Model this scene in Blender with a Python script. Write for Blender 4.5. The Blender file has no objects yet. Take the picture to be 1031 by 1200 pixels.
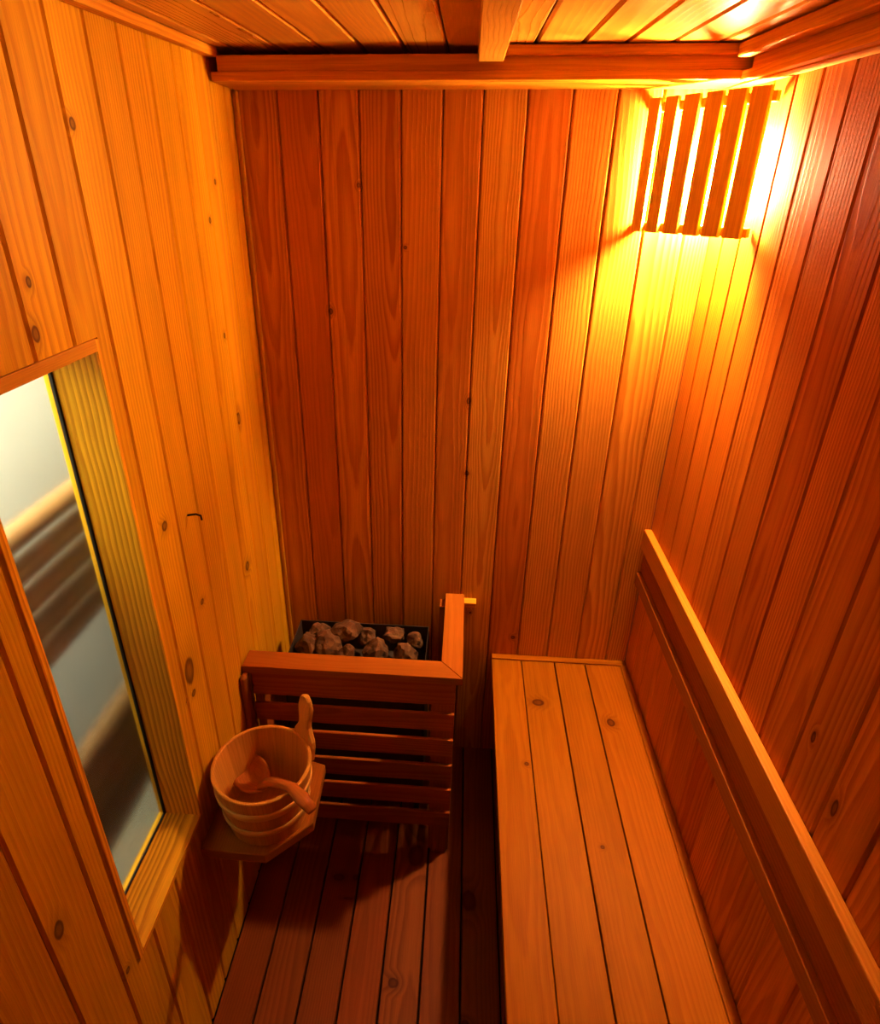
import bpy, bmesh, math, random
from mathutils import Vector, Matrix, noise

random.seed(7)
C = bpy.context.scene.collection
W, D = 1.106, 1.65            # room width and depth (back wall at y = D)
YF = -0.50                    # wall behind the camera
CAM = Vector((0.54285, 0.0, 1.82028))
def ceil_z(y): return 2.060 - 0.03 * (1.52 - y)

# ------------------------------------------------------------------ materials
class NT:
    def __init__(s, mat):
        mat.use_nodes = True
        s.t = mat.node_tree; s.t.nodes.clear()
    def n(s, typ, **kw):
        nd = s.t.nodes.new(typ)
        for k, v in kw.items(): setattr(nd, k, v)
        return nd
    def link(s, a, b): s.t.links.new(a, b)
    def put(s, sock, v):
        if hasattr(v, 'is_output') or isinstance(v, bpy.types.NodeSocket): s.link(v, sock)
        else: sock.default_value = v
    def m(s, op, a, b=0.0, c=0.0, clamp=False):
        nd = s.n('ShaderNodeMath', operation=op, use_clamp=clamp)
        s.put(nd.inputs[0], a); s.put(nd.inputs[1], b)
        if op in ('MULTIPLY_ADD', 'SMOOTH_MIN'): s.put(nd.inputs[2], c)
        return nd.outputs[0]
    def vm(s, op, a, b=(0, 0, 0)):
        nd = s.n('ShaderNodeVectorMath', operation=op)
        s.put(nd.inputs[0], a); s.put(nd.inputs[1], b)
        return nd.outputs['Value'] if op in ('LENGTH', 'DOT_PRODUCT') else nd.outputs[0]
    def mr(s, v, a, b, c, d, smooth=False):
        nd = s.n('ShaderNodeMapRange')
        if smooth: nd.interpolation_type = 'SMOOTHSTEP'
        s.put(nd.inputs[0], v)
        for i, x in enumerate((a, b, c, d)): s.put(nd.inputs[i + 1], x)
        return nd.outputs[0]
    def mix(s, f, a, b, mode='MIX'):
        nd = s.n('ShaderNodeMix', data_type='RGBA', blend_type=mode)
        s.put(nd.inputs[0], f); s.put(nd.inputs[6], a); s.put(nd.inputs[7], b)
        return nd.outputs[2]
    def noise(s, vec, scale, detail=2.0, rough=0.5):
        nd = s.n('ShaderNodeTexNoise')
        s.put(nd.inputs['Vector'], vec); nd.inputs['Scale'].default_value = scale
        nd.inputs['Detail'].default_value = detail; nd.inputs['Roughness'].default_value = rough
        return nd.outputs[0]
    def comb(s, x, y, z):
        nd = s.n('ShaderNodeCombineXYZ')
        s.put(nd.inputs[0], x); s.put(nd.inputs[1], y); s.put(nd.inputs[2], z)
        return nd.outputs[0]

def wood(name, light=(0.70, 0.355, 0.030), dark=(0.38, 0.110, 0.006), freq=150, var=0.30, contrast=0.75,
         knots=(), rough=0.42, redvar=0.35, gain=1.0, spec=.14):
    """Solid pine: growth rings are circles round a pith line near each board, so faces show
    straight or cathedral grain according to how the board was cut."""
    mat = bpy.data.materials.new(name); N = NT(mat)
    gr = N.n('ShaderNodeAttribute', attribute_name='grain')
    sd = N.n('ShaderNodeAttribute', attribute_name='seed')
    sp = N.n('ShaderNodeSeparateXYZ'); N.link(gr.outputs['Vector'], sp.inputs[0])
    u, v, d = sp.outputs[0], sp.outputs[1], sp.outputs[2]
    seed = sd.outputs['Fac']
    wn = N.n('ShaderNodeTexWhiteNoise', noise_dimensions='1D'); N.link(seed, wn.inputs['W'])
    sc = N.n('ShaderNodeSeparateColor'); N.link(wn.outputs['Color'], sc.inputs[0])
    r1, r2, r3 = sc.outputs[0], sc.outputs[1], sc.outputs[2]
    wn2 = N.n('ShaderNodeTexWhiteNoise', noise_dimensions='1D'); N.link(N.m('ADD', seed, 41.7), wn2.inputs['W'])
    sc2 = N.n('ShaderNodeSeparateColor'); N.link(wn2.outputs['Color'], sc2.inputs[0])
    r4, r5, r6 = sc2.outputs[0], sc2.outputs[1], sc2.outputs[2]
    s10 = N.m('MULTIPLY', seed, 13.37)
    slow = N.noise(N.comb(N.m('MULTIPLY', v, 0.75), s10, 0.0), 1.0, 2.0)
    slow2 = N.noise(N.comb(N.m('MULTIPLY', v, 3.1), s10, 5.0), 1.0, 2.0)
    xc = N.m('MULTIPLY', N.m('SUBTRACT', r1, 0.5), 0.17)
    x = N.m('ADD', N.m('SUBTRACT', u, xc), N.m('MULTIPLY', N.m('SUBTRACT', slow2, 0.5), 0.018))
    h = N.m('ADD', N.m('MULTIPLY_ADD', r2, 0.055, 0.032), N.m('MULTIPLY', N.m('SUBTRACT', slow, 0.5), 0.060))
    h = N.m('ADD', h, N.m('MULTIPLY', v, N.m('MULTIPLY', N.m('SUBTRACT', r3, 0.5), 0.03)))
    h = N.m('ADD', h, d)
    r = N.m('SQRT', N.m('ADD', N.m('MULTIPLY', x, x), N.m('MULTIPLY', h, h)))
    wob = N.noise(N.comb(N.m('MULTIPLY', u, 26.0), N.m('MULTIPLY', v, 7.0), s10), 1.0, 3.0)
    r = N.m('ADD', r, N.m('MULTIPLY', wob, 0.005))
    # knots
    geo = N.n('ShaderNodeNewGeometry')
    kmask = None; khalo = None
    for (kx, ky, kz, sx, sy, sz) in knots:
        q = N.vm('MULTIPLY', N.vm('SUBTRACT', geo.outputs['Position'], (kx, ky, kz)), (1 / sx, 1 / sy, 1 / sz))
        ln = N.vm('LENGTH', q)
        ln = N.m('ADD', ln, N.m('MULTIPLY', N.m('SUBTRACT', wob, 0.5), 0.9))
        k = N.m('MULTIPLY', N.mr(ln, 0.85, 1.15, 1.0, 0.0, True), N.mr(ln, 0.35, 0.8, 0.68, 1.0, True))
        hl = N.mr(ln, 0.6, 3.2, 1.0, 0.0, True)
        kmask = k if kmask is None else N.m('MAXIMUM', kmask, k)
        khalo = hl if khalo is None else N.m('MAXIMUM', khalo, hl)
    if khalo is not None:
        r = N.m('ADD', r, N.m('MULTIPLY', khalo, 0.010))
    f = N.m('MULTIPLY', r, N.m('MULTIPLY_ADD', r4, freq * 0.7, freq * 0.75))
    fr = N.m('FRACT', f)
    up = N.mr(fr, 0.15, 0.86, 0.0, 1.0, True)
    dn = N.mr(fr, 0.88, 1.0, 1.0, 0.0)
    ring = N.m('MULTIPLY', up, dn)
    fib = N.noise(N.comb(N.m('MULTIPLY', u, 620.0), N.m('MULTIPLY', v, 9.0), N.m('MULTIPLY', d, 620.0)), 1.0, 2.0)
    big = N.noise(N.comb(N.m('MULTIPLY', u, 18.0), N.m('MULTIPLY', v, 2.2), s10), 1.0, 2.0)
    ringamt = N.m('MULTIPLY', ring, N.m('MULTIPLY_ADD', r5, contrast * 0.6, contrast * 0.45))
    col = N.mix(ringamt, (*light, 1), (*dark, 1))
    # board to board tint: some boards darker and redder
    red = N.m('MULTIPLY', N.m('POWER', r6, 2.0), redvar)
    col = N.mix(red, col, (0.34, 0.07, 0.006, 1))
    tn = N.n('ShaderNodeAttribute', attribute_name='tone')
    col = N.mix(N.m('MULTIPLY', tn.outputs['Fac'], 0.75), col, N.mix(1.0, col, (.70, .40, .25, 1), 'MULTIPLY'))
    val = N.m('MULTIPLY_ADD', N.m('SUBTRACT', r3, 0.5), var, 1.0 * gain)
    val = N.m('MULTIPLY', val, N.mr(fib, 0.3, 0.7, 0.88, 1.06))
    val = N.m('MULTIPLY', val, N.mr(big, 0.3, 0.7, 0.90, 1.06))
    if khalo is not None:
        val = N.m('MULTIPLY', val, N.mr(khalo, 0.0, 1.0, 1.0, 0.80))
    col = N.mix(1.0, col, N.comb(val, val, val), 'MULTIPLY')
    if kmask is not None:
        col = N.mix(N.m('MULTIPLY', kmask, 0.80), col, (0.075, 0.016, 0.004, 1))
    b = N.n('ShaderNodeBsdfPrincipled'); out = N.n('ShaderNodeOutputMaterial')
    N.link(col, b.inputs['Base Color'])
    N.link(N.mr(ringamt, 0.0, 1.0, rough + 0.06, rough - 0.06), b.inputs['Roughness'])
    b.inputs['IOR'].default_value = 1.45
    b.inputs['Specular IOR Level'].default_value = spec
    bp = N.n('ShaderNodeBump'); bp.inputs['Strength'].default_value = 0.35; bp.inputs['Distance'].default_value = 0.0006
    N.link(N.m('ADD', N.m('MULTIPLY', ring, 0.8), N.m('MULTIPLY', fib, 0.5)), bp.inputs['Height'])
    N.link(bp.outputs[0], b.inputs['Normal'])
    N.link(b.outputs[0], out.inputs[0])
    return mat

def plain(name, col, rough=0.5, metal=0.0, nscale=30.0, namt=0.15):
    mat = bpy.data.materials.new(name); N = NT(mat)
    tc = N.n('ShaderNodeTexCoord')
    nz = N.noise(tc.outputs['Object'], nscale, 4.0)
    v = N.mr(nz, 0.3, 0.7, 1 - namt, 1 + namt)
    c = N.mix(1.0, (*col, 1), N.comb(v, v, v), 'MULTIPLY')
    b = N.n('ShaderNodeBsdfPrincipled'); out = N.n('ShaderNodeOutputMaterial')
    N.link(c, b.inputs['Base Color']); b.inputs['Roughness'].default_value = rough
    b.inputs['Metallic'].default_value = metal
    N.link(b.outputs[0], out.inputs[0])
    return mat

def emissive(name, col, strength):
    mat = bpy.data.materials.new(name); N = NT(mat)
    e = N.n('ShaderNodeEmission'); out = N.n('ShaderNodeOutputMaterial')
    e.inputs[0].default_value = (*col, 1); e.inputs[1].default_value = strength
    N.link(e.outputs[0], out.inputs[0]); return mat

def kn(axis, pts):
    """knots (x, y, z, r_across, r_along) -> world scale triples; axis = direction across the surface normal"""
    o = []
    for (x, y, z, ra, rl) in pts:
        if axis == 'x': o.append((x, y, z, 0.03, ra, rl))      # side walls: across = y, along = z
        if axis == 'y': o.append((x, y, z, ra, 0.03, rl))      # back wall
        if axis == 'z': o.append((x, y, z, ra, rl, 0.02))      # floor / bench: across = x, along = y
    return o

M = {}
M['left'] = wood('pine_left_wall', light=(.77, .46, .012), dark=(.50, .19, .004), freq=120, knots=kn('x', [
    (0, .977, .913, .020, .034), (0, .975, .851, .009, .008), (0, .992, 1.247, .010, .010), (0, 1.364, .923, .013, .013),
    (0, 1.437, 1.303, .009, .016), (0, 1.471, 1.818, .006, .006), (0, 1.414, 1.746, .006, .006), (0, 1.412, 1.508, .006, .007),
    (0, .785, 1.707, .005, .007), (0, .773, 1.645, .007, .010), (0, .487, .866, .010, .017), (0, .575, .587, .006, .007),
    (0, .960, 1.888, .007, .008), (0, 1.084, 1.009, .008, .007), (0, .942, .859, .004, .004)]), contrast=0.62, redvar=0.22, var=0.2)
M['back'] = wood('pine_back_wall', light=(.85, .50, .060), dark=(.56, .215, .012), freq=135, knots=kn('y', [
    (.196, D, 1.523, .006, .008), (.738, D, .509, .006, .007), (.564, D, 1.083, .007, .008), (.279, D, 1.813, .004, .005),
    (.560, D, 1.296, .006, .009), (.389, D, 1.678, .004, .004), (.596, D, .598, .004, .005)]), contrast=0.8, redvar=0.18, var=0.16)
M['right'] = wood('pine_right_wall', light=(.74, .31, .024), dark=(.42, .105, .006), freq=130, knots=kn('x', [
    (W, .755, 1.059, .005, .011), (W, .664, 1.015, .006, .017), (W, 1.253, .306, .006, .006)]), contrast=0.65, redvar=0.3, var=0.2, rough=.6, spec=.04)
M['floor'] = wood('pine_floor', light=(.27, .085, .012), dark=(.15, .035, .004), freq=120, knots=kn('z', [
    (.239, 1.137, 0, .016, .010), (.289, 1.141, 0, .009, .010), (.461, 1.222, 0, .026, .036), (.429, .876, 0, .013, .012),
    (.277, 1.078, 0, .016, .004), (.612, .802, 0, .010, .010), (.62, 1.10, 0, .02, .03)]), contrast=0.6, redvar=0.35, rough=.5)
M['bench'] = wood('pine_bench', light=(.43, .165, .004), dark=(.30, .09, .002), freq=150, knots=kn('z', [
    (.806, 1.444, .434, .017, .013), (1.009, 1.381, .434, .011, .014), (.755, 1.214, .434, .006, .006), (.914, .988, .434, .005, .005)]),
    contrast=0.55, redvar=0.18, var=0.14, spec=.05)
M['ceil'] = wood('pine_ceiling', light=(.90, .56, .07), dark=(.62, .27, .02), freq=110, contrast=0.5, redvar=0.15, var=0.15, rough=0.27, spec=.5)
M['trim'] = wood('pine_trim', light=(.88, .49, .03), dark=(.54, .18, .006), freq=140, contrast=0.6, redvar=0.35, var=0.2)
M['sill'] = wood('pine_window_lining', light=(.92, .53, .025), dark=(.54, .22, .008), freq=115, contrast=0.9, redvar=0.0, var=0.1)
M['guard'] = wood('pine_heater_guard', light=(.40, .145, .018), dark=(.25, .06, .007), freq=130, contrast=0.7, redvar=0.45, var=0.3)
M['rail'] = wood('pine_rail', light=(.58, .25, .02), dark=(.40, .14, .008), freq=140, contrast=0.4, redvar=0.2, var=0.1)
M['railred'] = wood('reddish_backrest_board', light=(.42, .13, .02), dark=(.24, .05, .006), freq=120, contrast=0.7, redvar=0.6, var=0.1)
M['cap'] = wood('pine_cap_rail', light=(.42, .16, .016), dark=(.28, .08, .006), freq=140, contrast=0.4, redvar=0.2, var=0.1, spec=.08)
M['slat'] = wood('lamp_slat_wood', light=(.97, .70, .10), dark=(.78, .44, .04), freq=130, contrast=0.4, redvar=0.0, var=0.1)
M['bucket'] = wood('bucket_wood', light=(.70, .38, .06), dark=(.48, .20, .02), freq=170, contrast=0.35, redvar=0.1, var=0.14)
M['hoop'] = wood('hoop_wood', light=(.82, .52, .12), dark=(.70, .40, .08), freq=60, contrast=0.3, redvar=0.0, var=0.05, rough=.33)
M['ladle'] = wood('ladle_wood', light=(.52, .19, .03), dark=(.34, .10, .012), freq=160, contrast=0.5, redvar=0.2, var=0.1, rough=.33)
M['dark'] = plain('groove_shadow_wood', (.10, .03, .008), 0.9)
M['steel'] = plain('dull_galvanised_steel', (.075, .055, .038), 0.6, 0.3)
M['black'] = plain('black_rubber_seal', (.012, .010, .008), 0.6)
M['iron'] = plain('rusty_nail_iron', (.04, .015, .008), 0.6, 0.3)
M['white'] = plain('white_bathroom_wall', (.76, .80, .68), 0.7, 0, 2.0, 0.05)
M['towel'] = plain('bronze_towel_tube', (.22, .12, .035), 0.6, 0.0)
M['grey'] = plain('grey_green_tiled_floor', (.20, .19, .13), 0.7, 0, 3.0, 0.05)

def stone_mat():
    mat = bpy.data.materials.new('rough_grey_brown_stone'); N = NT(mat)
    tc = N.n('ShaderNodeTexCoord')
    a = N.noise(tc.outputs['Object'], 14.0, 6.0, 0.65); b_ = N.noise(tc.outputs['Object'], 70.0, 4.0)
    c = N.mix(N.mr(a, .35, .65, 0, 1), (.07, .033, .012, 1), (.24, .125, .038, 1))
    c = N.mix(N.mr(b_, .58, .72, 0, .7), c, (.07, .05, .04, 1))
    p = N.n('ShaderNodeBsdfPrincipled'); out = N.n('ShaderNodeOutputMaterial')
    N.link(c, p.inputs['Base Color']); p.inputs['Roughness'].default_value = .85
    bp = N.n('ShaderNodeBump'); bp.inputs['Strength'].default_value = .8; bp.inputs['Distance'].default_value = .004
    N.link(a, bp.inputs['Height']); N.link(bp.outputs[0], p.inputs['Normal']); N.link(p.outputs[0], out.inputs[0])
    return mat
M['stone'] = stone_mat()
def glass_mat():
    mat = bpy.data.materials.new('frosted_window_glass'); N = NT(mat)
    tc = N.n('ShaderNodeTexCoord')
    p = N.n('ShaderNodeBsdfPrincipled'); out = N.n('ShaderNodeOutputMaterial')
    p.inputs['Base Color'].default_value = (.96, .98, .95, 1)
    p.inputs['Transmission Weight'].default_value = 1.0
    p.inputs['IOR'].default_value = 1.3
    N.link(N.mr(N.noise(tc.outputs['Object'], 40.0), 0, 1, .13, .17), p.inputs['Roughness'])
    N.link(p.outputs[0], out.inputs[0]); return mat
M['glass'] = glass_mat()

# ------------------------------------------------------------------ mesh helpers
_seed = [1.0]
def newseed():
    _seed[0] += 1.0; return _seed[0]
def new():
    bm = bmesh.new()
    bm.verts.layers.float_vector.new('grain'); bm.verts.layers.float.new('seed'); bm.verts.layers.float.new('tone')
    return bm
def lay(bm): return bm.verts.layers.float_vector['grain'], bm.verts.layers.float['seed']

def obj(name, bm, mat, parent=None, kind=None, smooth=False):
    me = bpy.data.meshes.new(name)
    bmesh.ops.recalc_face_normals(bm, faces=bm.faces)
    bm.to_mesh(me); bm.free()
    me.materials.append(mat)
    for p in me.polygons: p.use_smooth = smooth
    o = bpy.data.objects.new(name, me); C.objects.link(o)
    if parent:
        o.parent = parent
        o.matrix_parent_inverse = Matrix.Translation(parent.location).inverted()
    elif kind: o['kind'] = kind
    return o
def thing(name, label, cat, loc, group=None):
    o = bpy.data.objects.new(name, None); C.objects.link(o); o.location = loc
    o.empty_display_size = .05
    o['label'] = label; o['category'] = cat
    if group: o['group'] = group
    return o
def tag(o, label, cat, group=None):
    o['label'] = label; o['category'] = cat
    if group: o['group'] = group
    return o

def prism(bm, poly, ext0, ext1, fn, g, seed, dcoord, tone=0.0):
    """poly: 2-D points (u, n); swept along v from ext0 to ext1. fn(u, v, n) -> world."""
    G, S = lay(bm); T = bm.verts.layers.float['tone']
    rows = []
    for v in (ext0, ext1):
        row = []
        for (a, b) in poly:
            w = bm.verts.new(fn(a, v, b)); w[G] = (a - g, v, b - dcoord); w[S] = seed; w[T] = tone
            row.append(w)
        rows.append(row)
    n = len(poly)
    for i in range(n):
        bm.faces.new((rows[0][i], rows[0][(i + 1) % n], rows[1][(i + 1) % n], rows[1][i]))
    bm.faces.new(rows[0][::-1]); bm.faces.new(rows[1])

def board(bm, u0, u1, v0, v1, fn, t=0.012, g=0.0042, c=0.0040, gap=0.0008, seed=None, uc=None, left=True, right=True, tone=0.0):
    """One tongue-and-groove board: face at n = 0, chamfered long edges."""
    if seed is None: seed = newseed()
    if uc is None: uc = (u0 + u1) / 2
    e0 = gap if left else 0.0; e1 = gap if right else 0.0
    p = [(u0 + e0, -t)]
    p += [(u0 + e0, -g), (u0 + e0 + c, 0)] if left else [(u0, 0)]
    p += [(u1 - e1 - c, 0), (u1 - e1, -g)] if right else [(u1, 0)]
    p += [(u1 - e1, -t)]
    prism(bm, p, v0, v1, fn, uc, seed, 0.0, tone)

def lumber(bm, lo, hi, axis, bev=0.002, seed=None, seg=2):
    """Box of timber with eased edges; grain runs along axis (0, 1, 2)."""
    if seed is None: seed = newseed()
    tmp = bmesh.new()
    bmesh.ops.create_cube(tmp, size=1.0)
    lo = Vector(lo); hi = Vector(hi); ce = (lo + hi) / 2; sz = hi - lo
    for v in tmp.verts: v.co = Vector((v.co[i] * sz[i] for i in range(3))) + ce
    if bev > 0:
        bmesh.ops.bevel(tmp, geom=list(tmp.edges), offset=min(bev, min(sz) * .45), segments=seg, affect='EDGES', profile=.5)
    G, S = lay(bm)
    others = [i for i in range(3) if i != axis]
    others.sort(key=lambda i: -sz[i])
    mp = {}
    for v in tmp.verts:
        w = bm.verts.new(v.co)
        w[G] = (v.co[others[0]] - ce[others[0]], v.co[axis], v.co[others[1]] - ce[others[1]] + sz[others[1]] * .5)
        w[S] = seed; mp[v] = w
    for f in tmp.faces: bm.faces.new([mp[v] for v in f.verts])
    tmp.free()

def transform(bm, mat):
    for v in bm.verts: v.co = mat @ v.co

def tube(bm, pts, rad, seg=12, seed=None, cap=True, flat=None):
    """Swept tube through pts; rad a number or list; flat = (sx, sy) lists squash. grain along length."""
    if seed is None: seed = newseed()
    G, S = lay(bm); pts = [Vector(p) for p in pts]
    n = len(pts); rings = []; L = 0
    up = Vector((0, 0, 1))
    for i, p in enumerate(pts):
        t = (pts[min(i + 1, n - 1)] - pts[max(i - 1, 0)]).normalized()
        a = t.cross(up)
        if a.length < 1e-3: a = t.cross(Vector((1, 0, 0)))
        a.normalize(); b = a.cross(t).normalized()
        if i: L += (p - pts[i - 1]).length
        r = rad[i] if isinstance(rad, (list, tuple)) else rad
        fa, fb = (flat[i] if flat else (1, 1))
        ring = []
        for k in range(seg):
            an = 2 * math.pi * k / seg
            ca, sa = math.cos(an) * r * fa, math.sin(an) * r * fb
            w = bm.verts.new(p + a * ca + b * sa); w[G] = (ca, L, sa); w[S] = seed; ring.append(w)
        rings.append(ring)
    for i in range(n - 1):
        for k in range(seg):
            bm.faces.new((rings[i][k], rings[i][(k + 1) % seg], rings[i + 1][(k + 1) % seg], rings[i + 1][k]))
    if cap: bm.faces.new(rings[0][::-1]); bm.faces.new(rings[-1])

# ------------------------------------------------------------------ room shell
fl = lambda u, v, n: Vector((n, u, v))           # left wall: u = y, v = z, outward +x
fr = lambda u, v, n: Vector((W - n, u, v))       # right wall
fb = lambda u, v, n: Vector((u, D - n, v))       # back wall
ff = lambda u, v, n: Vector((u, YF + n, v))      # wall behind the camera
fg = lambda u, v, n: Vector((u, v, n))           # floor
HT = 2.12

# left wall with the window opening
OY0, OY1, OZ0, OZ1 = .600, .908, .553, 1.613
gy = [YF - .012] + [round(.561 - .098 * k, 3) for k in range(10, 0, -1)] + [.561, .662, .760, .849, .945, 1.041, 1.135, 1.233, 1.333, 1.430, 1.510, 1.592, D + .01]
bm = new()
for a, b in zip(gy[:-1], gy[1:]):
    s = newseed(); uc = (a + b) / 2
    if b <= OY0 or a >= OY1:
        board(bm, a, b, 0, HT, fl, seed=s)
        continue
    ia, ib = max(a, OY0), min(b, OY1)
    if a < OY0: board(bm, a, OY0, OZ0, OZ1, fl, seed=s, uc=uc, right=False)
    if b > OY1: board(bm, OY1, b, OZ0, OZ1, fl, seed=s, uc=uc, left=False)
    board(bm, a, b, 0, OZ0, fl, seed=s, uc=uc); board(bm, a, b, OZ1, HT, fl, seed=s, uc=uc)
obj('wall_left', bm, M['left'], kind='structure')
# backing behind the left boards (with the opening left free)
bm = new()
for lo, hi in (((-.096, YF - .01, 0), (-.0125, OY0, HT)), ((-.096, OY1, 0), (-.0125, D + .03, HT)), ((-.096, OY0, 0), (-.0125, OY1, OZ0)), ((-.096, OY0, OZ1), (-.0125, OY1, HT))):
    lumber(bm, lo, hi, 2, bev=0)
obj('trim_1', bm, M['dark'], kind='structure')

def wall(name, cuts, f, mat, back_lo, back_hi, v0=0, v1=HT, backname=None, tones=None):
    bm = new()
    for i, (a, b) in enumerate(zip(cuts[:-1], cuts[1:])): board(bm, a, b, v0, v1, f, tone=tones[i] if tones else 0.0)
    obj(name, bm, mat, kind='structure')
    bm = new(); lumber(bm, back_lo, back_hi, 2, bev=0)
    obj(backname, bm, M['dark'], kind='structure')
wall('wall_back', [0.0, .099, .193, .285, .380, .474, .563, .660, .757, .853, .948, 1.043, W], fb, M['back'],
     (-.0, D + .0125, 0), (W, D + .03, HT), backname='trim_2', tones=[.4, .95, .35, .5, .35, .45, 0, .95, .1, 0, 0, 0])
gr = [YF - .01] + [round(.783 - .0985 * k, 3) for k in range(12, 0, -1)] + [.783, .879, .975, 1.083, 1.181, 1.282, 1.380, 1.476, 1.572, D + .01]
wall('wall_right', gr, fr, M['right'], (W + .0125, YF - .01, 0), (W + .03, D + .03, HT), backname='trim_3', tones=[.2] * 13 + [.45, .6, .9, .55, .25, .25, .1, 0, 0][:len(gr) - 14])
wall('wall_front', [0, .11, .206, .302, .398, .494, .59, .686, .782, .878, .974, W], ff, M['right'],
     (0, YF - .03, 0), (W, YF - .0125, HT), backname='trim_4')

# floor boards run towards the back wall with narrow open gaps
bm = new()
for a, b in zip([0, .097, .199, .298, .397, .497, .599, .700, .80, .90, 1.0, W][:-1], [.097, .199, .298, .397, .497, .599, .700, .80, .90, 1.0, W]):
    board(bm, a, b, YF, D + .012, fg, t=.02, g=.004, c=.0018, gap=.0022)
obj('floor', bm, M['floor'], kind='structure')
bm = new(); lumber(bm, (-.13, YF - .03, -.05), (W + .03, D + .03, -.0215), 1, bev=0); obj('trim_5', bm, M['black'], kind='structure')

# ceiling boards, sloping very slightly
def fc(u, v, n): return Vector((u, v, ceil_z(v) - n))
cx = [-.005, .047, .142, .228, .312, .396, .483, .568, .655, .745, .826, .912, 1.0, W + .005]
bm = new()
for a, b in zip(cx[:-1], cx[1:]): board(bm, a, b, YF, D, fc, g=.005, c=.004, gap=.0015)
obj('ceiling', bm, M['ceil'], kind='structure')
bm = new(); lumber(bm, (-.02, YF - .02, 0), (W + .02, D + .02, .03), 1, bev=0)
for v in bm.verts: v.co.z += ceil_z(v.co.y) + .0125
obj('trim_6', bm, M['dark'], kind='structure')

# cornice along the back wall: recessed fascia over a wider lath
CY = 1.505
bm = new()
lumber(bm, (.006, CY, 2.001), (W - .03, CY + .022, 2.017), 0, bev=.002)        # bottom lath, front lip
lumber(bm, (.006, CY + .022, 2.001), (W - .03, D - .001, 2.014), 0, bev=0)        # its wide underside
lumber(bm, (.018, CY + .006, 2.0175), (W - .03, D - .001, 2.0455), 0, bev=.001)    # fascia
lumber(bm, (.59, CY - .012, 2.040), (W - .055, CY + .020, 2.0575), 0, bev=.003)     # small upper lath right of the batten
obj('trim_7', bm, M['trim'], kind='structure')
# cornice along the right wall
bm = new()
X0 = 1.052
lumber(bm, (X0, YF, 1.999), (X0 + .018, CY + .012, 2.015), 1, bev=.002)
lumber(bm, (X0 + .018, YF, 2.000), (W - .001, D - .001, 2.013), 1, bev=0)
lumber(bm, (X0 + .012, YF, 2.0155), (W - .001, D - .16, 2.040), 1, bev=.001)
lumber(bm, (X0 - .020, YF, 2.034), (X0 + .010, CY - .013, 2.057), 1, bev=.004)
for v in bm.verts: v.co.z -= .030 * (1.50 - v.co.y) * (1 if v.co.y < 1.5 else 0)
obj('trim_8', bm, M['trim'], kind='structure')
# lath along the left wall under the ceiling
bm = new(); lumber(bm, (.001, YF, -.018), (.021, CY + .01, -.001), 1, bev=.002)
for v in bm.verts: v.co.z += ceil_z(v.co.y)
obj('trim_9', bm, M['trim'], kind='structure')
# corner lath
bm = new(); lumber(bm, (.001, D - .014, 0.0), (.013, D - .001, 2.0), 2, bev=.003); obj('trim_10', bm, M['left'], kind='structure')
# batten under the middle of the ceiling
bm = new(); lumber(bm, (.545, YF, -.030), (.596, CY - .013, -.001), 1, bev=.003)
for v in bm.verts: v.co.z += ceil_z(v.co.y)
obj('trim_11', bm, M['ceil'], kind='structure')

# ------------------------------------------------------------------ window
win = bpy.data.objects.new('window_1', None); C.objects.link(win); win.location = (-.06, .76, 1.08); win['kind'] = 'structure'
IY0, IY1, IZ0, IZ1 = .622, .898, .566, 1.594      # clear opening
bm = new(); lumber(bm, (-.096, .6085, .555), (.0015, IY0, 1.611), 2, bev=.0012, seed=301); obj('jamb', bm, M['sill'], win)
bm = new(); lumber(bm, (-.096, IY1, .555), (.0015, .9075, 1.611), 2, bev=.0012, seed=302); obj('jamb', bm, M['sill'], win)
bm = new(); lumber(bm, (-.096, IY0, .5545), (.0015, IY1, IZ0), 1, bev=.0012, seed=303); obj('window_sill', bm, M['sill'], win)
bm = new(); lumber(bm, (-.096, IY0, IZ1), (.0025, IY1, 1.6125), 1, bev=.0012); obj('head', bm, M['trim'], win)
bm = new()
for lo, hi in (((-.084, IY0, IZ0), (-.0775, IY0 + .003, IZ1)), ((-.084, IY1 - .005, IZ0), (-.0775, IY1, IZ1)), ((-.084, IY0, IZ0), (-.0775, IY1, IZ0 + .003)), ((-.084, IY0, IZ1 - .003), (-.0775, IY1, IZ1))):
    lumber(bm, lo, hi, 2, bev=0)
obj('glazing_seal', bm, M['black'], win)
bm = new(); lumber(bm, (-.083, IY0 + .001, IZ0 + .001), (-.079, IY1 - .002, IZ1 - .001), 2, bev=0); obj('pane', bm, M['glass'], win)

# ------------------------------------------------------------------ room beyond the window
bm = new(); lumber(bm, (-.50, .0, .0), (-.48, 2.2, 2.4), 2, bev=0); obj('wall_outside', bm, M['white'], kind='structure')
bm = new(); lumber(bm, (-.48, .0, -.02), (-.097, 2.2, .0), 2, bev=0); obj('trim_12', bm, M['grey'], kind='structure')
tr = thing('towel_radiator', 'bronze towel radiator with clusters of tubes seen through the frosted glass', 'radiator', (-.22, .8, .0))
bm = new(); tube(bm, [(-.22, 1.25, .001), (-.22, 1.25, 1.75)], .016, 14); obj('upright', bm, M['towel'], tr, smooth=True)
bm = new(); tube(bm, [(-.22, .45, .001), (-.22, .45, 1.75)], .016, 14); obj('upright', bm, M['towel'], tr, smooth=True)
for z0 in (1.285, .765):
    for k in range(5):
        bm = new(); z = z0 - .060 * k
        tube(bm, [(-.21, .45, z), (-.20, .5, z), (-.20, 1.20, z), (-.21, 1.25, z)], .0215, 14)
        obj('tube', bm, M['towel'], tr, smooth=True)
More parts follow.
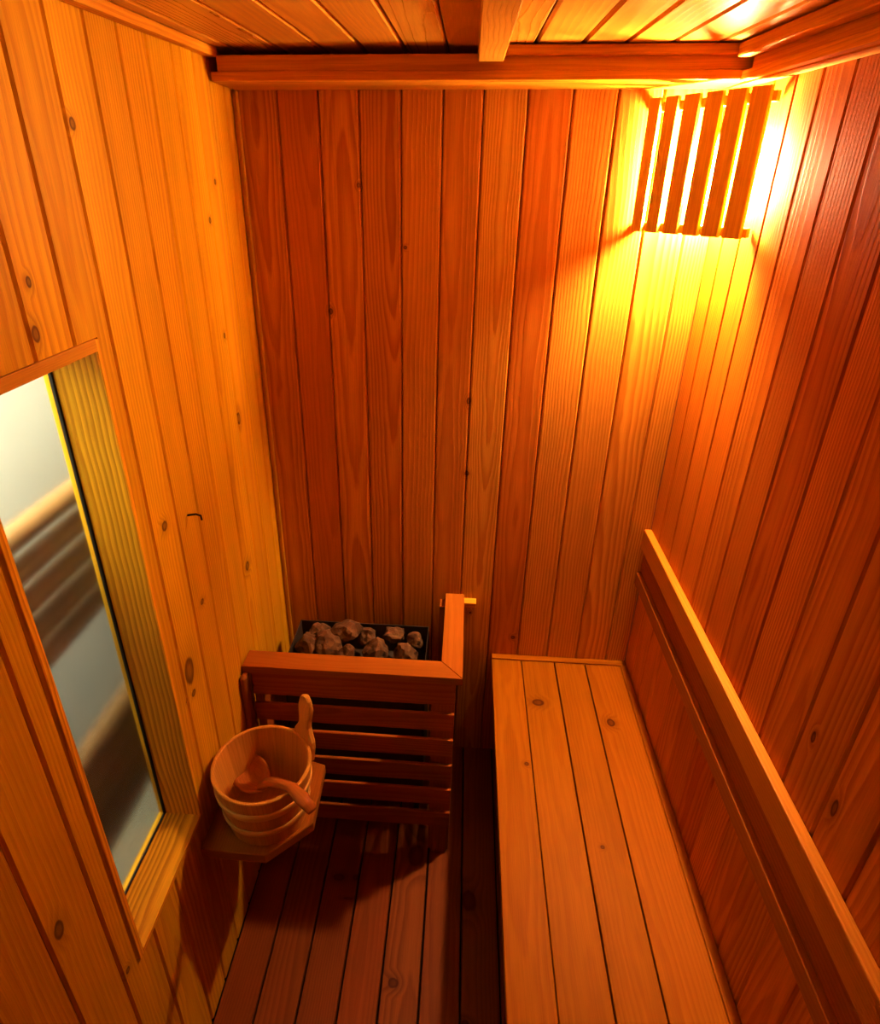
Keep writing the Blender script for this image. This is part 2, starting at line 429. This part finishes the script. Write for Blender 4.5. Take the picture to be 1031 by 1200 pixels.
for z in (.45, 1.65):
    bm = new(); tube(bm, [(-.235, .9, z), (-.4795, .9, z)], .008, 10); obj('wall_bracket', bm, M['towel'], tr, smooth=True)

# ------------------------------------------------------------------ bench
bench = thing('sauna_bench', 'long pine sauna bench with four seat planks along the right wall', 'bench', (.88, .6, 0))
BZ = .434
for a, b in ((.673, .7685), (.7705, .8735), (.8770, .9715), (.9745, 1.086)):
    bm = new(); lumber(bm, (a, YF + .004, BZ - .024), (b, 1.634, BZ), 1, bev=.0022); obj('seat_plank', bm, M['bench'], bench)
def quarter(bm, p0, p1, inward, r=.016, seed=None):
    """quarter-round lath from p0 to p1 in the corner; inward = horizontal unit vector away from the wall"""
    if seed is None: seed = newseed()
    G, S = lay(bm); p0 = Vector(p0); p1 = Vector(p1); iw = Vector(inward)
    pts = [(0, 0), (r * 1.25, 0), (r * 1.25, r * .25)] + [(r * .25 + r * math.cos(t), r * .25 + r * math.sin(t)) for t in (0.4, .8, 1.2, 1.57)] + [(0, r * 1.25)]
    rows = []
    for p in (p0, p1):
        row = []
        for a, b in pts:
            w = bm.verts.new(p + iw * a + Vector((0, 0, b))); w[G] = (a, (p - p0).length, b); w[S] = seed; row.append(w)
        rows.append(row)
    n = len(pts)
    for i in range(n): bm.faces.new((rows[0][i], rows[0][(i + 1) % n], rows[1][(i + 1) % n], rows[1][i]))
    bm.faces.new(rows[0][::-1]); bm.faces.new(rows[1])
bm = new(); lumber(bm, (.674, D - .024, BZ + .0003), (W - .001, D - .0006, BZ + .006), 0, bev=.004, seg=3); obj('end_lath', bm, M['bench'], bench)
bm = new(); lumber(bm, (W - .022, YF + .004, BZ + .0003), (W - .0006, D - .0245, BZ + .006), 1, bev=.004, seg=3); obj('wall_lath', bm, M['bench'], bench)
bm = new(); lumber(bm, (.700, YF + .02, BZ - .09), (.722, 1.60, BZ - .025), 1); obj('front_rail', bm, M['bench'], bench)
bm = new(); lumber(bm, (W - .040, YF + .02, BZ - .09), (W - .002, 1.60, BZ - .025), 1); obj('wall_rail', bm, M['bench'], bench)
for y in (YF + .05, .55, 1.58):
    bm = new(); lumber(bm, (.723, y - .02, BZ - .085), (W - .041, y + .02, BZ - .0255), 0); obj('cross_bearer', bm, M['bench'], bench)
for y in (-.2, .72, 1.54):
    bm = new(); lumber(bm, (.723, y - .02, 0.0005), (.765, y + .02, BZ - .026), 2)
    obj('leg', bm, M['bench'], bench)

# ------------------------------------------------------------------ backrest on the right wall
br = thing('backrest_rail', 'long horizontal pine backrest on the right wall above the bench', 'backrest', (W, .6, .85))
def rail_poly(x0, x1, z0, z1, mat, nm, bev=.003, y1=D - .002):
    bm = new(); lumber(bm, (x0, YF + .004, z0), (x1, y1, z1), 1, bev=bev); return obj(nm, bm, mat, br)
rail_poly(W - .022, W - .001, .866, .929, M['rail'], 'top_rail', .0025)
rail_poly(W - .010, W - .001, .7875, .8655, M['railred'], 'recessed_board', .001)
rail_poly(W - .0215, W - .001, .742, .784, M['cap'], 'lower_rail', .0025)

# ------------------------------------------------------------------ corner lamp
A = Vector((.925, 1.643, 0)); B = Vector((1.100, 1.413, 0)); dd = (B - A).normalized()
nn = Vector((dd.y, -dd.x, 0))                      # out of the corner, into the room
if nn.y > 0: nn = -nn
lamp = thing('corner_lamp', 'glowing corner wall lamp behind a shade of six upright pine slats', 'lamp', (1.05, 1.60, 1.85))
def lamp_box(t0, t1, n0, n1, z0, z1, axis, nm, bev=.0015):
    bm = new(); lumber(bm, (t0, n0, z0), (t1, n1, z1), axis, bev=bev)
    mt = Matrix(((dd.x, nn.x, 0, A.x), (dd.y, nn.y, 0, A.y), (0, 0, 1, 0), (0, 0, 0, 1)))
    transform(bm, mt); return obj(nm, bm, M['slat'], lamp)
for t0, t1 in ((0.0, .028), (.041, .072), (.087, .123), (.138, .174), (.185, .223), (.233, .272)):
    lamp_box(t0, t1, 0.0, .011, 1.722, 1.983, 2, 'slat')
lamp_box(-.004, .279, -.014, -.0005, 1.724, 1.742, 0, 'crossbar')
lamp_box(-.004, .279, -.014, -.0005, 1.957, 1.975, 0, 'crossbar')
# fitting: ceramic base on the corner, jar-shaped glass
bm = new()
tube(bm, [(1.068, 1.610, 1.895), (1.085, 1.628, 1.897), (1.094, 1.638, 1.898)], [.022, .03, .03], 20)
obj('lamp_base', bm, M['steel'], lamp, smooth=True)
bm = new()
tube(bm, [(1.068, 1.61, 1.778), (1.068, 1.61, 1.782), (1.068, 1.61, 1.80), (1.068, 1.61, 1.84), (1.068, 1.61, 1.885), (1.068, 1.61, 1.899)],
     [.012, .022, .030, .033, .031, .026], 20)
LAMP_COL = (.95, .60, .34)
obj('glass_jar', bm, emissive('lamp_glass_glow', LAMP_COL, 2150.0), lamp, smooth=True)

# ------------------------------------------------------------------ heater guard
hg = thing('heater_guard', 'low slatted pine guard rail boxing in the heater in the left corner', 'heater guard', (.28, 1.4, 0))
GY, GX, GZ = 1.228, .573, .704
def mitre(bm, pts, z0, z1, axis, seed):
    """flat board from a plan polygon, small chamfer on top"""
    G, S = lay(bm); ce = sum((Vector(p) for p in pts), Vector((0, 0))) / len(pts)
    rows = []
    for z, k in ((z0, 0), (z1 - .002, 0), (z1, .0018)):
        row = []
        for p in pts:
            q = Vector(p) + (ce - Vector(p)).normalized() * k
            w = bm.verts.new((q.x, q.y, z)); w[G] = ((q.y - ce.y, q.x, z1 - z) if axis == 0 else (q.x - ce.x, q.y, z1 - z)); w[S] = seed; row.append(w)
        rows.append(row)
    n = len(pts)
    for a, b in zip(rows[:-1], rows[1:]):
        for i in range(n): bm.faces.new((a[i], a[(i + 1) % n], b[(i + 1) % n], b[i]))
    bm.faces.new(rows[0][::-1]); bm.faces.new(rows[-1])
bm = new(); mitre(bm, [(.003, GY), (GX, GY), (GX - .056, GY + .062), (.003, GY + .062)], GZ - .022, GZ, 0, newseed()); obj('front_cap_rail', bm, M['cap'], hg)
bm = new(); mitre(bm, [(GX, GY + .0004), (GX, 1.600), (GX - .056, 1.600), (GX - .056, GY + .0624)], GZ - .022, GZ, 1, newseed()); obj('side_cap_rail', bm, M['cap'], hg)
zs = [(.6005, .681), (.5085, .568), (.4105, .474), (.3125, .376), (.2155, .278), (.121, .181)]
for z0, z1 in zs:
    bm = new(); lumber(bm, (.0188, 1.238, z0), (.556, 1.248, z1), 0, bev=.002); obj('slat', bm, M['guard'], hg)
    bm = new(); lumber(bm, (.546, 1.2905, z0), (.556, 1.60, z1), 1, bev=.002); obj('slat', bm, M['guard'], hg)
bm = new(); lumber(bm, (.494, 1.2485, .0008), (.5555, 1.290, .681), 2); obj('corner_post', bm, M['guard'], hg)
bm = new(); lumber(bm, (.502, 1.238, .0008), (.548, 1.2480, .1205), 2); obj('foot', bm, M['guard'], hg)
bm = new(); lumber(bm, (.0188, 1.2485, .0008), (.043, 1.296, .681), 2); obj('wall_post', bm, M['guard'], hg)
bm = new(); lumber(bm, (.500, 1.560, .0008), (.5455, 1.60, .681), 2); obj('back_post', bm, M['guard'], hg)
# upright wall batten with a rounded head at the left end
bm = new(); lumber(bm, (.001, 1.200, .10), (.018, 1.237, .684), 2, bev=.007, seg=3); obj('wall_batten', bm, M['guard'], hg)
# short horizontal batten on the back wall
bm = new(); lumber(bm, (.574, D - .030, .638), (.612, D - .001, .656), 0, bev=.0015); obj('end_batten', bm, M['trim'], hg)
bm = new(); lumber(bm, (.520, 1.6005, .60), (.5735, D - .001, .650), 0, bev=.0015); obj('end_block', bm, M['guard'], hg)

# ------------------------------------------------------------------ heater
ht = thing('sauna_heater', 'dull metal heater box holding stones inside the slatted guard', 'heater', (.27, 1.45, 0))
hx0, hx1, hy0, hy1, hz0, hz1 = .070, .470, 1.345, 1.560, .140, .604
bm = new()
for lo, hi in (((hx0, hy0, hz0), (hx1, hy0 + .003, hz1 - .02)), ((hx0, hy1 - .003, hz0), (hx1, hy1, hz1)), ((hx0, hy0, hz0), (hx0 + .003, hy1, hz1)), ((hx0, hy0, hz0), (hx1, hy1, hz0 + .004)), ((hx0 + .003, hy0 + .003, .50), (hx1 - .003, hy1 - .003, .505))):
    lumber(bm, lo, hi, 2, bev=0)
obj('casing', bm, M['steel'], ht)
# right flank with a ladder of vent slots
bm = new()
lumber(bm, (hx1 - .003, hy0, hz0), (hx1, hy1, .50), 2, bev=0)
lumber(bm, (hx1 - .003, hy0, .592), (hx1, hy1, hz1), 1, bev=0)
k = 0; y = hy0
while y < hy1 - .01:
    lumber(bm, (hx1 - .003, y, .50), (hx1, y + .008, .592), 2, bev=0); y += .019
obj('vent_flank', bm, M['steel'], ht)
for x in (hx0 + .02, hx1 - .02):
    for y in (hy0 + .02, hy1 - .02):
        bm = new(); tube(bm, [(x, y, .001), (x, y, hz0 + .002)], .009, 8); obj('foot', bm, M['steel'], ht)
bm = new(); lumber(bm, (.10, hy1, .30), (.44, D - .001, .34), 0, bev=0); obj('wall_bracket', bm, M['steel'], ht)

# stones, each one its own irregular block
def stone(name_label, x, y, z, sx, sy, sz, rot, sd):
    rnd = random.Random(sd); bm = new()
    tmp = bmesh.new(); bmesh.ops.create_icosphere(tmp, subdivisions=3, radius=1.0)
    planes = []
    for _ in range(11):
        v = Vector((rnd.gauss(0, 1), rnd.gauss(0, 1), rnd.gauss(0, 1))).normalized(); planes.append((v, rnd.uniform(.62, .88)))
    for v in tmp.verts:
        p = v.co.copy()
        for nrm, dst in planes:
            e = p.dot(nrm) - dst
            if e > 0: p -= nrm * e * .93
        p += p.normalized() * noise.noise(p * 2.6 + Vector((sd, 0, 0))) * .22
        v.co = p
    e = Matrix.Rotation(rot[2], 3, 'Z') @ Matrix.Rotation(rot[1], 3, 'Y') @ Matrix.Rotation(rot[0], 3, 'X')
    mp = {v: bm.verts.new(e @ Vector((v.co.x * sx, v.co.y * sy, v.co.z * sz))) for v in tmp.verts}
    for f in tmp.faces: bm.faces.new([mp[v] for v in f.verts])
    tmp.free()
    o = obj('sauna_stone', bm, M['stone']); o.location = (x, y, z)
    o.scale = (1.0, 1.0, 1.06)
    tag(o, name_label, 'stone', 'stones on the heater')
    return o
ST = [
 ('rounded stone at the left end of the heater', .113, 1.458, .590, .037, .045, .038, (.2, .1, .3)),
 ('squarish stone behind the leftmost stone on the heater', .142, 1.512, .594, .042, .030, .036, (.1, .3, .9)),
 ('broad pale slab stone left of the big wedge stone on the heater', .176, 1.462, .600, .046, .044, .034, (.3, .2, .5)),
 ('big wedge shaped stone on top, highest of the heater stones', .226, 1.500, .622, .054, .036, .036, (.2, -.35, .35)),
 ('small upright stone below the big wedge stone', .236, 1.435, .578, .028, .030, .040, (.4, .2, 1.0)),
 ('narrow stone right of the big wedge stone', .285, 1.515, .590, .028, .030, .034, (.1, .5, .2)),
 ('tall stone in the middle of the right half of the heater', .318, 1.455, .580, .036, .040, .046, (.2, .1, .8)),
 ('flat stone lying against the back edge of the heater right half', .365, 1.525, .594, .044, .026, .024, (.1, .05, .1)),
 ('angular stone near the right end of the heater', .405, 1.455, .580, .040, .036, .036, (.3, .4, .3)),
 ('small stone in the far right corner of the heater', .430, 1.520, .582, .026, .026, .026, (.3, .1, .3)),
 ('dark low stone at the front left of the heater', .135, 1.400, .560, .042, .036, .034, (.1, .2, .1)),
 ('dark low stone at the front middle of the heater', .225, 1.385, .555, .040, .030, .034, (.5, .2, .4)),
 ('low front stone right of centre on the heater', .310, 1.390, .552, .040, .032, .036, (.2, .6, .8)),
 ('low front stone at the right end of the heater', .400, 1.390, .552, .042, .032, .036, (.2, .3, .2)),
]
for i, s in enumerate(ST): stone(*s, sd=11 + i * 3)

# ------------------------------------------------------------------ shelf, bucket, ladle
sh = thing('wall_shelf', 'small pine wall shelf with clipped corners under the bucket', 'shelf', (.0, .99, .48))
SZ = .492
bm = new(); mitre(bm, [(.002, .868), (.150, .864), (.238, .952), (.232, 1.117), (.192, 1.128), (.002, 1.128)], SZ - .026, SZ, 1, newseed()); obj('shelf_board', bm, M['cap'], sh)
bm = new(); lumber(bm, (.002, .90, SZ - .062), (.022, 1.09, SZ - .0265), 1); obj('bearer', bm, M['trim'], sh)
bm = new(); lumber(bm, (.0225, 1.04, SZ - .15), (.14, 1.058, SZ - .0265), 0); obj('shade_plate', bm, M['trim'], sh)  # plate added out of sight under the shelf to shade the wall below

BX, BY, B0, B1 = .126, .975, SZ + .001, .655
RB, RT, TH = .090, .112, .009
bk = thing('sauna_bucket', 'round pine sauna bucket with one tall lug handle on the wall shelf', 'bucket', (BX, BY, B0))
def rad(z): return RB + (RT - RB) * (z - B0) / (B1 - B0)
bm = new(); G, S = lay(bm); ns = 16; per = 4
for s in range(ns):
    sdd = newseed(); cols = []
    for k in range(per + 1):
        a = 2 * math.pi * (s + k / per) / ns
        edge = .0006 if k in (0, per) else 0
        col = []
        for (z, ro) in ((B0, 0), (B1 - .002, 0), (B1, -.002), (B1, -TH + .002), (B1 - .002, -TH), (B0 + .012, -TH)):
            r = rad(z) + ro - (edge if ro > -TH * .5 else -edge)
            w = bm.verts.new((BX + r * math.cos(a), BY + r * math.sin(a), z))
            w[G] = (r * 2 * math.pi * (k / per - .5) / ns, z, -ro); w[S] = sdd; col.append(w)
        cols.append(col)
    for k in range(per):
        a, b = cols[k], cols[k + 1]
        for i in range(len(a) - 1): bm.faces.new((a[i], b[i], b[i + 1], a[i + 1]))
obj('staves', bm, M['bucket'], bk)
bm = new()
G, S = lay(bm); rows = []; sdd = newseed()
for z in (B0 + .003, B0 + .014):
    row = []
    for k in range(48):
        a = 2 * math.pi * k / 48; r = rad(z) - TH + .0005
        w = bm.verts.new((BX + r * math.cos(a), BY + r * math.sin(a), z)); w[G] = (w.co.x - BX, w.co.y, z); w[S] = sdd; row.append(w)
    rows.append(row)
for k in range(48): bm.faces.new((rows[0][k], rows[0][(k + 1) % 48], rows[1][(k + 1) % 48], rows[1][k]))
bm.faces.new(rows[0][::-1]); bm.faces.new(rows[1])
obj('bucket_bottom', bm, M['bucket'], bk)
def hoop(zc, hh, th):
    bm = new(); G, S = lay(bm); sdd = newseed(); n = 64; rings = []
    for k in range(n):
        a = 2 * math.pi * k / n; ring = []
        for dz, dr in ((-hh, .0002), (-hh * .8, th * .8), (-hh * .3, th), (hh * .3, th), (hh * .8, th * .8), (hh, .0002)):
            r = rad(zc + dz) + dr
            w = bm.verts.new((BX + r * math.cos(a), BY + r * math.sin(a), zc + dz)); w[G] = (dz, a * r, dr); w[S] = sdd; ring.append(w)
        rings.append(ring)
    for k in range(n):
        a, b = rings[k], rings[(k + 1) % n]
        for i in range(5): bm.faces.new((a[i], b[i], b[i + 1], a[i + 1]))
        bm.faces.new((a[5], b[5], b[0], a[0]))
    obj('hoop', bm, M['hoop'], bk, smooth=True)
hoop(B0 + .050, .010, .004); hoop(B0 + .112, .012, .004)
# lug handle: a stave that rises above the rim and ends in a rounded paddle
ha = math.radians(46)
er = Vector((math.cos(ha), math.sin(ha), 0)); et = Vector((-math.sin(ha), math.cos(ha), 0))
prof = [(B1 - .045, .030), (B1 - .01, .031), (B1 + .006, .029), (B1 + .022, .021), (B1 + .036, .0155), (B1 + .052, .0150), (B1 + .070, .0175), (B1 + .086, .0190), (B1 + .100, .0180), (B1 + .110, .0135), (B1 + .116, .0070), (B1 + .1175, .001)]
bm = new(); G, S = lay(bm); sdd = newseed(); rings = []
for z, hw in prof:
    hw *= 1.25
    rc = rad(min(z, B1)) + .002 + max(0, z - B1) * .12; t = .0075 if z < B1 + .1 else .0055
    base = Vector((BX, BY, z)) + er * rc; ring = []
    e = min(.0035, hw * .5)
    for a, b in ((-hw, -t + e), (-hw + e, -t), (hw - e, -t), (hw, -t + e), (hw, t - e), (hw - e, t), (-hw + e, t), (-hw, t - e)):
        w = bm.verts.new(base + et * a + er * b); w[G] = (a, z, b); w[S] = sdd; ring.append(w)
    rings.append(ring)
for a, b in zip(rings[:-1], rings[1:]):
    for i in range(8): bm.faces.new((a[i], a[(i + 1) % 8], b[(i + 1) % 8], b[i]))
bm.faces.new(rings[0][::-1]); bm.faces.new(rings[-1])
obj('lug_handle', bm, M['bucket'], bk, smooth=False)

# ladle: carved oval bowl standing in the bucket, flat tapering handle lying over the rim
ld = thing('ladle', 'reddish wooden ladle with a carved oval bowl lying in the bucket', 'ladle', (.10, 1.0, .56))
bm = new(); G, S = lay(bm); sdd = newseed()
def bowl_pt(rho, a, inner):
    # local: x along the ladle, y across, z up
    L_, Wd, Dp = .066, .042, .030
    x = rho * L_ * math.cos(a); yy = rho * Wd * math.sin(a) * (1 - .18 * math.cos(a)); z = -Dp * (1 - rho ** 2.2)
    if inner: return Vector((x * .86, yy * .84, z * .72 + .001 if rho < .99 else .0))
    return Vector((x, yy, z - .001))
nseg = 28; rr = [.12, .3, .5, .7, .86, 1.0]
def skin(inner):
    c = bm.verts.new(bowl_pt(0, 0, inner)); vs = [[bm.verts.new(bowl_pt(r, 2 * math.pi * k / nseg, inner)) for k in range(nseg)] for r in rr]
    for k in range(nseg):
        bm.faces.new((c, vs[0][k], vs[0][(k + 1) % nseg]))
        for i in range(len(rr) - 1): bm.faces.new((vs[i][k], vs[i + 1][k], vs[i + 1][(k + 1) % nseg], vs[i][(k + 1) % nseg]))
    return vs[-1]
o_, i_ = skin(False), skin(True)
for k in range(nseg): bm.faces.new((o_[k], i_[k], i_[(k + 1) % nseg], o_[(k + 1) % nseg]))
for v in bm.verts: v[G] = (v.co.y, v.co.x, -v.co.z); v[S] = sdd
bc = Vector((.083, 1.008, .572)); tip = Vector((.225, .895, .664))
ax = (tip - bc).normalized(); ax_h = Vector((ax.x, ax.y, 0)).normalized()
side = Vector((0, 0, 1)).cross(ax_h).normalized()
# the bowl is rolled towards the camera
bx = (ax_h * .98 + Vector((0, 0, .18))).normalized(); bz = bx.cross(side).normalized()
Rm = Matrix((bx, side, bz)).transposed(); Rm = Rm @ Matrix.Rotation(math.radians(24), 3, 'X')
for v in bm.verts: v.co = Rm @ v.co + bc
obj('bowl', bm, M['ladle'], ld, smooth=True)
neck = bc + Rm @ Vector((.050, 0, 0))
rimp = Vector((BX + (RT - .002) * math.cos(math.radians(-38)), BY + (RT - .002) * math.sin(math.radians(-38)), B1 + .0095))
pth = [neck, neck.lerp(rimp, .3) + Vector((0, 0, .010)), neck.lerp(rimp, .65) + Vector((0, 0, .008)), rimp, rimp + Vector((.030, -.026, .001)), rimp + Vector((.056, -.049, -.004))]
bm = new(); tube(bm, pth, [.014, .0115, .0105, .0115, .0125, .0095], 14, flat=[(1.3, .7), (1.0, .9), (1.0, .85), (1.15, .75), (1.3, .7), (1.2, .6)])
obj('handle', bm, M['ladle'], ld, smooth=True)

# bent nail in the left wall
bm = new(); tube(bm, [(-.004, 1.088, 1.218), (.018, 1.088, 1.222), (.027, 1.088, 1.219), (.029, 1.086, 1.210)], [.0022, .0022, .0022, .002], 8)
tag(obj('bent_nail', bm, M['iron'], smooth=True), 'small dark bent nail sticking out of the left wall', 'nail')

# ------------------------------------------------------------------ lights
def area(name, loc, tgt, sx, sy, power, col):
    l = bpy.data.lights.new(name, 'AREA'); l.shape = 'RECTANGLE'; l.size = sx; l.size_y = sy; l.energy = power; l.color = col
    o = bpy.data.objects.new(name, l); C.objects.link(o); o.location = loc
    o.rotation_euler = (Vector(tgt) - Vector(loc)).to_track_quat('-Z', 'Y').to_euler(); return o
area('bathroom_light', (-.30, 1.0, 2.35), (-.36, 1.0, 1.0), .3, 1.4, 205.0, (1.0, .98, .84))

area('jamb_sill_fill', (-.40, .28, 1.55), (0, .84, .60), .45, .9, 11.0, (1.0, .96, .78))  # added fill light, aimed through the pane to brighten jamb and sill

wd = bpy.data.worlds.new('world'); bpy.context.scene.world = wd; wd.use_nodes = True
bg = wd.node_tree.nodes.get('Background') or wd.node_tree.nodes.new('ShaderNodeBackground')
bg.inputs[0].default_value = (.9, 1.0, .95, 1); bg.inputs[1].default_value = .05

# ------------------------------------------------------------------ camera
a, b, c = .0755, -.4727, -.0071
Rz = Matrix.Rotation(a, 3, 'Z'); Rx = Matrix.Rotation(b, 3, 'X'); Ry = Matrix.Rotation(c, 3, 'Y')
R = Rz @ Rx @ Ry
right, fwd, up = R.col[0], R.col[1], R.col[2]
mw = Matrix((right, up, -fwd)).transposed().to_4x4(); mw.translation = CAM
cd = bpy.data.cameras.new('camera'); co = bpy.data.objects.new('camera', cd); C.objects.link(co); co.matrix_world = mw
cd.sensor_fit = 'HORIZONTAL'; cd.sensor_width = 36.0; cd.lens = 741.11 / 1031 * 36.0
cd.shift_x = (515.5 - 486.66) / 1031; cd.shift_y = (592.31 - 600) / 1031
cd.clip_start = .01; cd.clip_end = 50
sc = bpy.context.scene; sc.camera = co
sc.view_settings.view_transform = 'Standard'; sc.view_settings.look = 'None'
sc.view_settings.exposure = 0.0; sc.view_settings.gamma = 0.84
sc.cycles.max_bounces = 10; sc.cycles.diffuse_bounces = 6; sc.cycles.glossy_bounces = 4; sc.cycles.transmission_bounces = 8
sc.cycles.use_denoising = True
sc.cycles.sample_clamp_indirect = 6.0
